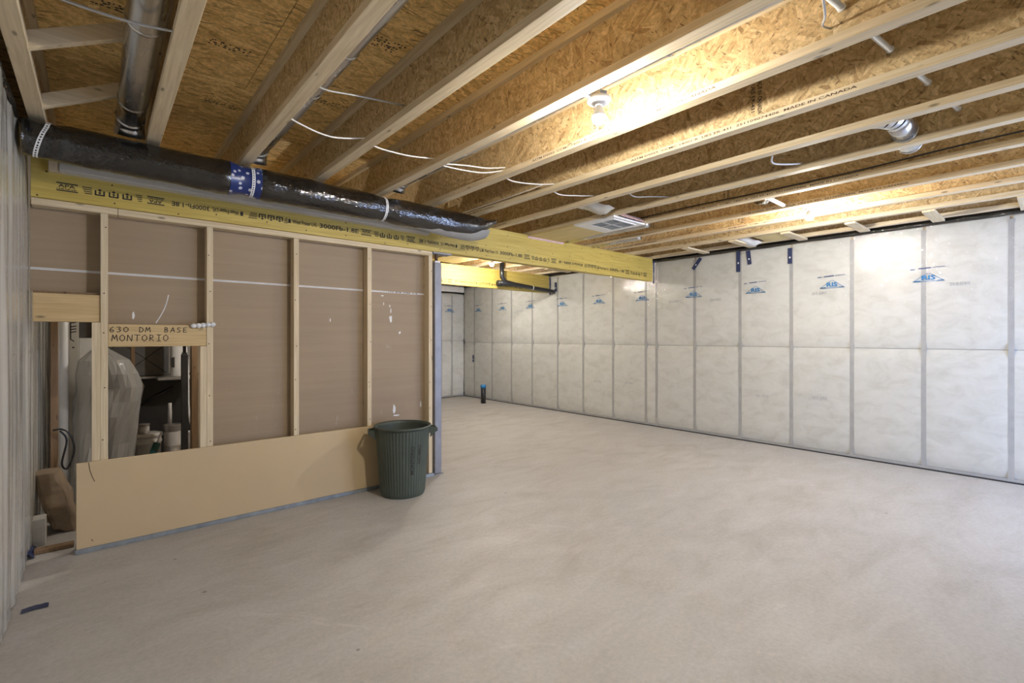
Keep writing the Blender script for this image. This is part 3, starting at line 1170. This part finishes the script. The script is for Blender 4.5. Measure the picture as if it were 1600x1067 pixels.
# return-air panel with grille, between two joists
rp = thing('return_air_panel', (3.9, 4.4, 2.44), 'yellow plywood panel with a white vent grille under the joists past the beam', 'vent panel')
boxo('plywood_sheet', (3.64, 4.145, 3.235, 6.06, 2.4435, 2.4590), M['ply'], rp)
gs = boxo('grille_surround', (3.64, 4.145, 2.74, 3.234, 2.4435, 2.4590), M['white'], rp)
boxo('grille_recess', (3.715, 4.055, 2.80, 3.08, 2.4405, 2.4434), M['grey_metal'], gs)
for d in ((3.70, 4.07, 2.785, 2.80), (3.70, 4.07, 3.08, 3.095), (3.70, 3.715, 2.80, 3.08), (4.055, 4.07, 2.80, 3.08), (3.882, 3.888, 2.80, 3.08), (3.715, 4.055, 2.937, 2.943)):
    boxo('grille_bar', (d[0], d[1], d[2], d[3], 2.4375, 2.4434), M['white'], gs)
for i in range(16):
    y = 2.808 + .0172 * i
    boxo('louvre', (3.716, 4.054, y, y + .009, 2.4392, 2.4404), M['track'], gs)
def fpk(u, v):
    y = 2.70 + .05 * v
    return (3.70 + .40 * u, y - .01 * noise.noise((u * 20, v * 3, 3)), 2.452 + .05 * v + .008 * noise.noise((u * 26, v * 4, 6)))
MB().grid(fpk, 26, 5).build('insulation_tuft', M['pink'], rp, smooth=True)

# ------------------------------------------------------------------ bulbs
def lamp(x, y, jx, label, mat='bulb', z=2.388):
    t = thing('bare_bulb_lamp', (x, y, 2.49), label, 'light', 'bare bulbs under the joists')
    # LED bulb: glowing dome below, opaque white collar added to dim the webs above
    dome = [(.001, -.034), (.016, -.031), (.027, -.020), (.0325, -.002), (.0322, .004)]
    cl = MB().lathe((x, y, z), [(.0324, .0042), (.0326, .006), (.029, .020), (.022, .036), (.0155, .050), (.0145, .058)], 24).build('bulb_collar', M['white'], t, smooth=True)
    MB().lathe((x, y, z), dome, 24).build('bulb_dome', M[mat], cl, smooth=True)
    MB().lathe((x, y, z), [(.0145, .0585), (.022, .060), (.026, .066), (.050, .072), (.058, .080), (.058, .090), (.050, .096), (.001, .0965)], 24, True).build('lamp_holder', M['white'], t, smooth=True)
    MB().lathe((x, y, z), [(.049, .0970), (.049, .1135), (.001, .1140)], 8, True).build('octagon_box', M['galv'], t)
    if z > 2.3:
        MB().bar((jx, y + .01, z + .088), (x - .056, y + .01, z + .088), .022, .012).build('bracket', M['galv'], t)
    else:
        MB().tube([(x, y, z + .115), (x, y, 2.70)], .004, 8).build('cord', M['black'], t)
    return t


lamp(1.847, 1.48, JX[4] + FW, 'glowing bare bulb nearest the camera, below the middle of the ceiling')
lamp(4.774, 1.466, JX[10] + FW, 'glowing bare bulb near the insulated right wall')
lamp(4.345, 5.45, JX[9] + FW, 'glowing bare bulb in the back area between the two yellow beams')
lamp(5.262, 7.0, JX[11] + FW, 'bare bulb hidden behind the farther yellow beam lighting the back corner', 'weak_bulb')
lamp(1.40, 4.48, JX[3] + FW, 'added unseen weaker bulb brightening the furnace room behind the brown board', 'weak_bulb', 1.90)  # unseen fill bulb, added to brighten the furnace room; hung low against leaks

# ------------------------------------------------------------------ cables and small pipes
def cable(label, pts, r, mat, grp='cables run through the joists', name='cable'):
    P_ = [Vector(p) for p in pts]
    out = []
    for i in range(len(P_) - 1):
        p0, p1, p2, p3 = P_[max(i - 1, 0)], P_[i], P_[i + 1], P_[min(i + 2, len(P_) - 1)]
        for k in range(6):
            t = k / 6
            out.append(.5 * ((2 * p1) + (p2 - p0) * t + (2 * p0 - 5 * p1 + 4 * p2 - p3) * t * t + (3 * p1 - p0 - 3 * p2 + p3) * t ** 3))
    out.append(P_[-1])
    o_ = MB().tube(out, r, 8).build(name, M[mat], None, smooth=True)
    return tag(o_, label, 'cable', grp)


zc = ZJ + .062
cable('white cable crossing from the third to the fourth joist, first of its run', [(.735, 2.66, zc - .03), (.80, 2.66, zc - .065), (1.0, 2.70, zc - .075), (1.22, 2.70, zc - .02)], .0045, 'wire')
cable('white cable crossing between the fourth and fifth joists', [(1.215, 2.70, zc - .05), (1.30, 2.70, zc - .065), (1.5, 2.71, zc - .055), (1.70, 2.72, zc - .02)], .0045, 'wire')
cable('thin grey cable under the third joist, nearer the camera than the white one', [(.735, 2.24, zc - .03), (.79, 2.23, zc - .062), (.95, 2.25, zc - .03), (1.215, 2.26, zc + .01)], .004, 'grey_wire')
cable('grey cable spanning the bay above the left wall', [(-.24, 2.35, zc + .02), (-.1, 2.30, zc - .02), (.08, 2.24, zc - .05), (.245, 2.20, zc - .045)], .0052, 'grey_wire')
cable('looped white cable hanging between the fifth and sixth joists', [(2.20, 2.62, zc - .01), (2.05, 2.66, zc - .05), (1.90, 2.70, zc - .055), (1.775, 2.74, zc - .045), (1.765, 2.72, zc - .04), (1.90, 2.66, zc - .035), (2.05, 2.63, zc - .025), (2.20, 2.60, zc + .005)], .0048, 'wire')
cable('white cable draped between the sixth and seventh joists', [(2.195, 2.63, zc - .04), (2.3, 2.64, zc - .06), (2.5, 2.60, zc - .05), (2.68, 2.56, zc - .02)], .0045, 'wire')
cable('white cable between the seventh and eighth joists', [(2.68, 2.62, zc - .04), (2.80, 2.64, zc - .06), (3.0, 2.60, zc - .04), (3.17, 2.58, zc - .01)], .0045, 'wire')
cable('white cable laid along the flange of the seventh joist toward the duct', [(2.62, 2.65, ZJ + .045), (2.635, 2.9, ZJ + .046), (2.64, 3.3, ZJ + .045), (2.64, 3.8, ZJ + .045)], .0045, 'wire')
cable('grey cable at the top edge of the picture past the near bulb', [(1.80, .52, zc - .03), (1.95, .55, zc - .06), (2.1, .60, zc - .01), (2.2, .60, zc + .02)], .0042, 'grey_wire')
cable('white cable stub right of the round duct with the elbow', [(3.36, 1.25, zc - .01), (3.40, 1.26, zc - .045), (3.52, 1.20, zc - .04), (3.66, 1.16, zc - .01)], .006, 'wire')
cable('short grey cable hanging left of the white vent grille', [(3.2, 2.28, zc - .03), (3.30, 2.28, zc - .06), (3.45, 2.22, zc - .045), (3.66, 2.16, zc - .02)], .0042, 'grey_wire')
cable('thin black cable stapled along a joist left of the right bulb', [(4.118, -.3, ZJ + .075), (4.118, .4, ZJ + .07), (4.118, .95, ZJ + .052), (4.118, 1.6, ZJ + .05), (4.118, 2.3, ZJ + .058), (4.118, 2.9, ZJ + .05)], .0055, 'black')
# white plastic pipe through the webs
wp = thing('plastic_pipe', (4.0, .4, 2.58), 'thin white plastic pipe threaded through the joist webs at upper right', 'pipe')
MB().tube([(2.0, .585, 2.60), (5.98, .09, 2.60)], .0125, 14).build('pipe_run', M['white'], wp, smooth=True)
for k in range(5, 12):
    xx = JX[k] + FW / 2 - .012
    yy = .585 - (xx - 2.0) * (.495 / 3.98)
    MB().tube([(xx - .008, yy, 2.60), (xx + .002, yy, 2.60)], .0155, 14).build('grommet', M['white'], wp)

# ------------------------------------------------------------------ drain pipes in the back area
dp = thing('drain_branch', (5.0, 5.99, 2.15), 'black drain pipe with a wye fitting hung on the farther beam', 'pipe')
MB().tube([(4.982, 5.985, 2.56), (4.982, 5.985, 2.36), (4.985, 5.985, 2.30), (5.03, 5.985, 2.245), (5.10, 5.985, 2.215)], .036, 16).build('drop_pipe', M['black'], dp, smooth=True)
MB().tube([(4.93, 5.985, 2.195), (5.10, 5.985, 2.212), (5.30, 5.985, 2.196), (6.19, 5.985, 2.135)], [.046, .044, .036, .036], 16).build('run_pipe', M['black'], dp, smooth=True)
MB().tube([(4.90, 5.985, 2.192), (4.93, 5.985, 2.195)], .052, 18).build('cleanout_cap', M['black'], dp, smooth=True)
MB().tube([(5.66, 5.985, 2.172), (5.675, 5.985, 2.171)], .038, 16).build('hanger', M['white'], dp, smooth=True)
fp_ = thing('floor_drain_pipe', (5.82, 7.57, 0), 'short black pipe with a blue cap standing on the floor in the back', 'pipe')
MB().lathe((5.82, 7.57, 0), [(.05, .0005), (.05, .32)], 20, True, True).build('stub', M['black'], fp_, smooth=True)
MB().lathe((5.82, 7.57, 0), [(.054, .305), (.054, .365), (.048, .370), (.001, .371)], 20, True).build('cap', M['blue_ink'], fp_, smooth=True)

# ------------------------------------------------------------------ trash can
CX, CY, CH = 1.955, 3.660, .578
can = thing('trash_can', (CX, CY, 0), 'dark green ribbed plastic trash can with side handles by the partition', 'trash can')
NR = 208
prof = [(.176, .001), (.181, .012), (.1835, .03), (.2215, .545), (.2225, .552)]
vs_, fs_ = [], []
for r, z in prof:
    for k in range(NR):
        a = 2 * math.pi * k / NR
        rr = r + (.0028 if (k // 2) % 2 == 0 else 0) * (1 if .02 < z < .548 else 0)
        vs_.append((CX + rr * math.cos(a), CY + rr * math.sin(a), z))
for i in range(len(prof) - 1):
    for k in range(NR):
        a, b = i * NR + k, i * NR + (k + 1) % NR
        fs_.append((a, b, b + NR, a + NR))
fs_.append(tuple(range(NR))[::-1])
can_body = MB().add(vs_, fs_).build('body', M['can'], can)
MB().lathe((CX, CY, 0), [(.2225, .5515), (.232, .556), (.237, .562), (.239, .569), (.238, .576), (.232, .578), (.2185, .572), (.2165, .55), (.178, .03), (.001, .028)], 64).build('rim', M['can'], can, smooth=True)
RV, FV = Vector((.7548, -.65596, 0)), Vector((.65596, .7548, 0))
for sg in (-1, 1):
    d = (RV * sg * .955 + FV * sg * .30).normalized()
    s_ = Vector((-d.y, d.x, 0))
    c0 = Vector((CX, CY, 0)) + d * .222
    mb = MB()
    for q in (-1, 1):                                     # side gussets
        e = c0 + s_ * .062 * q
        mb.add([e + Vector((0, 0, .470)) - s_ * .003, e + Vector((0, 0, .555)) - s_ * .003, e + d * .060 + Vector((0, 0, .545)) - s_ * .003, e + d * .056 + Vector((0, 0, .520)) - s_ * .003,
                e + Vector((0, 0, .470)) + s_ * .003, e + Vector((0, 0, .555)) + s_ * .003, e + d * .060 + Vector((0, 0, .545)) + s_ * .003, e + d * .056 + Vector((0, 0, .520)) + s_ * .003],
               [(0, 1, 2, 3), (7, 6, 5, 4), (0, 4, 5, 1), (1, 5, 6, 2), (2, 6, 7, 3), (3, 7, 4, 0)])
    mb.obox(c0 + d * .058 + Vector((0, 0, .532)), s_, d, (0, 0, 1), .065, .0045, .014)
    mb.build('handle', M['can'], can)
for col_, txt_, ang, w, zc_ in ((0, 'MONTORIO', .37, .235, .315), (1, 'HOMES', .68, .155, .36)):
    # angle from the direction toward the camera, to the right
    tow = Vector((-CX, -CY, 0)).normalized()
    rt = Vector((-tow.y, tow.x, 0))
    d = (tow * math.cos(ang) + rt * math.sin(ang)).normalized()
    tang = Vector((-d.y, d.x, 0))
    rr = .1835 + (.2165 - .1835) * (zc_ - .03) / .46 + .0036
    c = Vector((CX, CY, zc_)) + d * rr
    lean = (d * .0717 + Vector((0, 0, 1))).normalized()
    mb = MB()
    put_text(mb, txt_, c, lean, -tang, w, .034)
    mb.build('lettering', M['ink'], can_body)

# ------------------------------------------------------------------ things in the left corner and the furnace room
# kraft paper bag leaning on the left wall
bag = thing('paper_bag', (-.20, 4.52, 0), 'crumpled brown paper bag leaning against the left wall', 'bag')
def fbag(u, v):
    a = 2 * math.pi * u
    cx_, sx = math.cos(a), math.sin(a)
    f = lambda q: math.copysign(abs(q) ** .35, q)
    tz = .40 * v
    w, dpt = .075, .115
    k = 1 - .15 * max(0, v - .7) / .3
    lean = -.10 * v
    nn = .012 * noise.noise((cx_ * 2, sx * 2, v * 4)) + .006 * noise.noise((cx_ * 7, sx * 7, v * 9))
    return (-.155 + lean + f(cx_) * w * k + nn, 4.52 + f(sx) * dpt * k + nn, max(.002, .006 + tz - .03 * f(cx_) * (1 - v)))
mb = MB().grid(fbag, 32, 14)
mb.f.append(tuple(range(0, 32)))
mb.f.append(tuple(14 * 33 + i for i in range(32))[::-1])
mb.build('bag_body', M['tan_paper'], bag)
wb = thing('small_box', (-.27, 4.24, 0), 'small white carton with printed lines low by the left wall', 'box')
boxo('carton', (-.309, -.248, 4.215, 4.33, .001, .17), M['white_pail'], wb, .003)
mb = MB()
for i in range(7):
    quad(mb, (-.279, 4.2138, .03 + .014 * i), (1, 0, 0), LZ, .03 + .008 * random.random(), .004)
o = mb.build('printed_lines', M['grey_ink'], wb)
o['kind'] = 'stuff'
tag(boxo('wood_scrap', (-.29, -.11, 4.06, 4.12, .001, .026), M['old_z'], None, .003), 'dark flat wood scrap on the floor beside the small carton', 'wood scrap')
# black extension lead
cable('black cord hanging on the brown stud in the left opening', [(-.235, 4.66, .66), (-.19, 4.64, .665), (-.145, 4.64, .62), (-.125, 4.65, .50), (-.16, 4.66, .38), (-.19, 4.66, .42), (-.165, 4.66, .58), (-.20, 4.65, .655)], .006, 'black', 'cords in the furnace room', 'power_cord')

t = tag(boxo('timber_stud', (-.252, -.214, 4.72, 4.80, .001, 2.455), M['old_z'], None, .002), 'dark brown upright timber just inside the left opening', 'stud')
pv = thing('vent_pipe', (-.19, 5.0, 0), 'white vertical plastic vent pipe beside the brown upright timber', 'pipe')
MB().tube([(-.196, 5.0, .002), (-.196, 5.0, 2.455)], .029, 18).build('pipe_run', M['white'], pv, smooth=True)
MB().tube([(-.196, 5.0, 1.45), (-.196, 5.0, 1.53)], .034, 18).build('coupling', M['white'], pv, smooth=True)
gb = thing('marked_panel', (-.14, 5.18, 0), 'grey insulated panel with black marks beside the white vent pipe', 'panel')
boxo('panel_sheet', (-.172, -.112, 5.16, 5.20, .001, 1.75), M['vinyl'], gb, .003)
mb = MB()
c = (0, 5.159, 0)
for i, z in enumerate((1.46, 1.43, 1.40, 1.378, 1.356)):
    seg(mb, c, (1, 0, 0), LZ, (-.155, z), (-.128, z + .006), .008)
seg(mb, c, (1, 0, 0), LZ, (-.160, 1.47), (-.160, 1.30), .007)
seg(mb, c, (1, 0, 0), LZ, (-.160, 1.30), (-.140, 1.285), .007)
seg(mb, c, (1, 0, 0), LZ, (-.148, 1.235), (-.140, 1.235), .010)
mb.build('marker_strokes', M['ink'], gb)
tag(boxo('white_carton', (-.115, .02, 5.35, 5.5, .001, 1.31), M['white_tape'], None, .004), 'tall white carton seen above the pale board', 'box')

# furnace
fu = thing('furnace', (.55, 6.4, 0), 'dark grey furnace cabinet deep in the room behind the partition', 'furnace')
boxo('cabinet', (.24, .98, 6.05, 6.75, .02, .90), M['dark_metal'], fu, .006)
boxo('plenum', (-.16, .56, 6.06, 6.7, .925, 2.3), M['grey_metal'], fu, .006)
boxo('base', (.22, 1.0, 6.03, 6.77, .001, .019), M['dark_metal'], fu)
boxo('ledge', (.22, .72, 6.0, 6.06, .902, .924), M['tin'], fu)
mb = MB()
mb.tube([(.30, 6.04, .62), (.45, 6.035, .72), (.60, 6.04, .80)], .016, 10)
mb.build('gas_line', M['black'], fu, smooth=True)
for x0, x1 in ((-.14, .15), (.19, .54)):
    mb = MB()
    for a, b in (((x0, .95), (x1, 1.25)), ((x0, 1.25), (x1, .95))):
        seg(mb, (0, 6.0585, 0), (1, 0, 0), LZ, a, b, .008)
    mb.build('cross_break', M['dark_metal'], fu)
tk = thing('white_tank', (.60, 5.78, .96), 'white cylinder with a label on a ledge in the furnace room', 'tank')
MB().lathe((.60, 5.80, 0), [(.001, .9255), (.05, .9255), (.056, .94), (.056, 1.5), (.04, 1.54), (.001, 1.55)], 24).build('shell', M['white'], tk, smooth=True)
boxo('side_label', (.545, .575, 5.736, 5.7375, 1.02, 1.12), M['ink'], tk)
tag(boxo('utility_shelf', (.44, .78, 5.70, 5.99, .900, .925), M['tin'], None, .002), 'narrow metal shelf under the white cylinder', 'shelf')
tag(boxo('timber_stud', (.238, .268, 5.72, 5.80, .001, 2.455), M['old_z'], None, .002), 'thin brown upright timber in front of the furnace', 'stud')
jp = thing('black_jack_post', (.56, 4.9, 0), 'black steel jack post with a threaded top inside the right opening', 'post')
boxo('tube', (.538, .585, 4.88, 4.925, .001, 1.17), M['dark_metal'], jp, .004)
MB().tube([(.561, 4.902, 1.171), (.561, 4.902, 2.42)], .012, 10).build('jack_screw', M['dark_metal'], jp, smooth=True)
boxo('nut', (.543, .58, 4.884, 4.92, 1.171, 1.186), M['dark_metal'], jp)
tag(boxo('timber_stud', (.622, .668, 4.98, 5.07, .001, 2.455), M['old_z'], None, .002), 'dark brown upright timber right of the black jack post', 'stud')
cable('white hose looping down behind the black jack post', [(.60, 5.2, 1.30), (.62, 5.2, 1.0), (.625, 5.2, .7), (.64, 5.2, .55), (.66, 5.2, .50)], .010, 'white', 'cords in the furnace room', 'white_hose')

# draped plastic over a drum
dr = thing('draped_sheet', (.12, 4.95, 0), 'milky plastic sheet draped over a bulky shape behind the small header', 'plastic sheet')
def interp(z, tab):
    for (z0, a0), (z1, a1) in zip(tab, tab[1:]):
        if z <= z1:
            return a0 + (a1 - a0) * (z - z0) / (z1 - z0)
    return tab[-1][1]


def fdr(u, v):
    a = math.pi * (1.0 + u)
    z = .012 + 1.235 * v
    xr = interp(z, [(0, .20), (.33, .215), (.60, .25), (.86, .288), (.93, .285), (1.05, .24), (1.14, .19), (1.20, .12), (1.25, .03)])
    xl = interp(z, [(0, -.165), (.33, -.160), (.70, -.140), (1.10, -.118), (1.18, -.09), (1.25, .0)])
    xc, rx = (xr + xl) / 2, (xr - xl) / 2
    nn = .05 * noise.noise((u * 6 + v * 2, v * 4, 2)) + .02 * abs(noise.noise((u * 12 - v * 5, v * 2.5, 5)))
    return (xc + (rx + nn * .4) * math.cos(a), 5.02 + (min(rx, .16) * .75 + nn) * math.sin(a), z)
MB().grid(fdr, 17, 11).build('sheet', M['film_haze'], dr)
MB().lathe((.06, 5.03, 0), [(.001, .001), (.10, .001), (.105, .02), (.105, .9), (.05, 1.0), (.001, 1.01)], 24).build('covered_drum', M['grey_metal'], dr, smooth=True)

# pails, cans and a caulking tube
pa = thing('plastic_pail', (.325, 5.40, 0), 'white plastic pail with a stacked lid behind the tan drywall strip', 'pail')
MB().lathe((.325, 5.40, 0), [(.001, .001), (.105, .001), (.118, .37), (.124, .372), (.124, .392), (.118, .394), (.120, .425), (.127, .427), (.127, .452), (.10, .456), (.001, .456)], 28).build('body', M['white_pail'], pa, smooth=True)
MB().lathe((.325, 5.40, 0), [(.129, .428), (.129, .435)], 28).build('lid_ring', M['grey_ink'], pa)
MB().tube([(.25, 5.29, .30), (.30, 5.275, .18), (.36, 5.275, .18), (.41, 5.29, .30)], .0035, 8).build('bail_handle', M['tin'], pa, smooth=True)
def tin(x, y, z, r, h, label, lid='tin'):
    t_ = thing('paint_can', (x, y, z), label, 'can', 'paint cans in the furnace room')
    MB().lathe((x, y, z), [(r, .0008), (r, .006), (r - .002, .008), (r - .002, h - .01), (r + .002, h - .008), (r + .002, h), (r - .008, h), (r - .010, h - .005), (.001, h - .005)], 24, True).build('body', M[lid], t_, smooth=True)
    MB().lathe((x, y, z), [(r - .0012, h * .25), (r - .0012, h * .75)], 24).build('paper_label', M['white_pail'] if lid == 'tin' else M['tin'], t_, smooth=True)
    return t_
tin(.315, 5.38, .457, .042, .085, 'small paint can standing on top of the white pail')
tin(.262, 5.40, .457, .030, .07, 'narrower can beside the small paint can on the pail', 'white_pail')
tin(.530, 5.43, .0005, .070, .25, 'lower metal paint can under another right of the pail')
tin(.530, 5.43, .2525, .070, .255, 'upper large metal paint can right of the white pail')
tin(.655, 5.46, .0005, .048, .42, 'tall narrow can behind the black jack post', 'white_pail')
wc = tag(MB().lathe((.507, 5.41, .5078), [(.001, 0), (.016, 0), (.016, .12), (.0145, .14), (.0145, .20), (.001, .201)], 16).build('glue_tube', M['white_pail'], None, smooth=True), 'upright white tube standing on the upper paint can', 'tube')
ca = thing('caulking_tube', (.36, 5.10, .25), 'teal caulking tube with a pale nozzle leaning on the pail', 'caulking tube')
a, b = Vector((.285, 5.08, .10)), Vector((.395, 5.20, .385))
d = (b - a).normalized()
MB().tube([a, b], .028, 18).build('cartridge', M['teal'], ca, smooth=True)
MB().tube([b, b + d * .004], .029, 18).build('end_cap', M['tin'], ca, smooth=True)
MB().tube([b + d * .0045, b + d * .02, b + d * .10], [.010, .009, .004], 12).build('nozzle', M['white_pail'], ca, smooth=True)
tag(MB().box(.275, .40, 5.02, 5.16, .0005, .075).build('lumber_offcut', M['pine_x'], None), 'lumber offcut on the floor under the caulking tube', 'wood scrap')

# scrap of dark tape on the floor near the left wall
def ftp(u, v):
    return (-.275 + .095 * u, 3.235 + .05 * v + .01 * math.sin(u * 3), .004 + .006 * abs(noise.noise((u * 5, v * 3, 1))))
tag(MB().grid(ftp, 8, 3).build('tape_scrap', M['navy'], None, smooth=True), 'small scrap of dark navy tape on the floor by the left wall', 'tape scrap')
def ft2(u, v):
    a_ = 4.0 + .20 * u
    return (-.315 + .03 * v + .012 * noise.noise((u * 9, v, 4)), a_, .004 + .03 * (1 - v) + .012 * noise.noise((u * 8, v * 2, 6)) ** 2)
tag(MB().grid(ft2, 12, 4).build('tape_scrap', M['navy'], None, smooth=True), 'crumpled navy tape at the foot of the left wall near the carton', 'tape scrap')

def curl(name, label, cat, x0, x1, y0, y1, z, mat, amp):
    def fc(u, v):
        y = y0 + (y1 - y0) * u
        x = x0 + (x1 - x0) * v
        return (x, y, z + amp * math.sin(u * math.pi) * (v - .3) + .25 * amp * noise.noise((u * 4, v * 3, z)))
    return tag(MB().grid(fc, 12, 6).build(name, M[mat], None, smooth=True), label, cat)


curl('plastic_scrap', 'white plastic scrap lying on the blocking at the top of the right wall', 'plastic scrap', 5.68, 6.05, 2.36, 2.56, ZJ + .004, 'white', -.05)
curl('paper_scrap', 'pale yellow paper scrap tucked above the right wall by the bulb', 'paper scrap', 5.70, 6.05, 2.01, 2.32, ZJ + .006, 'ply', -.02)
curl('torn_wrap', 'torn grey wrap hanging between joists left of the vent grille', 'torn wrap', 3.23, 3.50, 2.62, 2.86, ZJ + .02, 'vinyl', -.06)
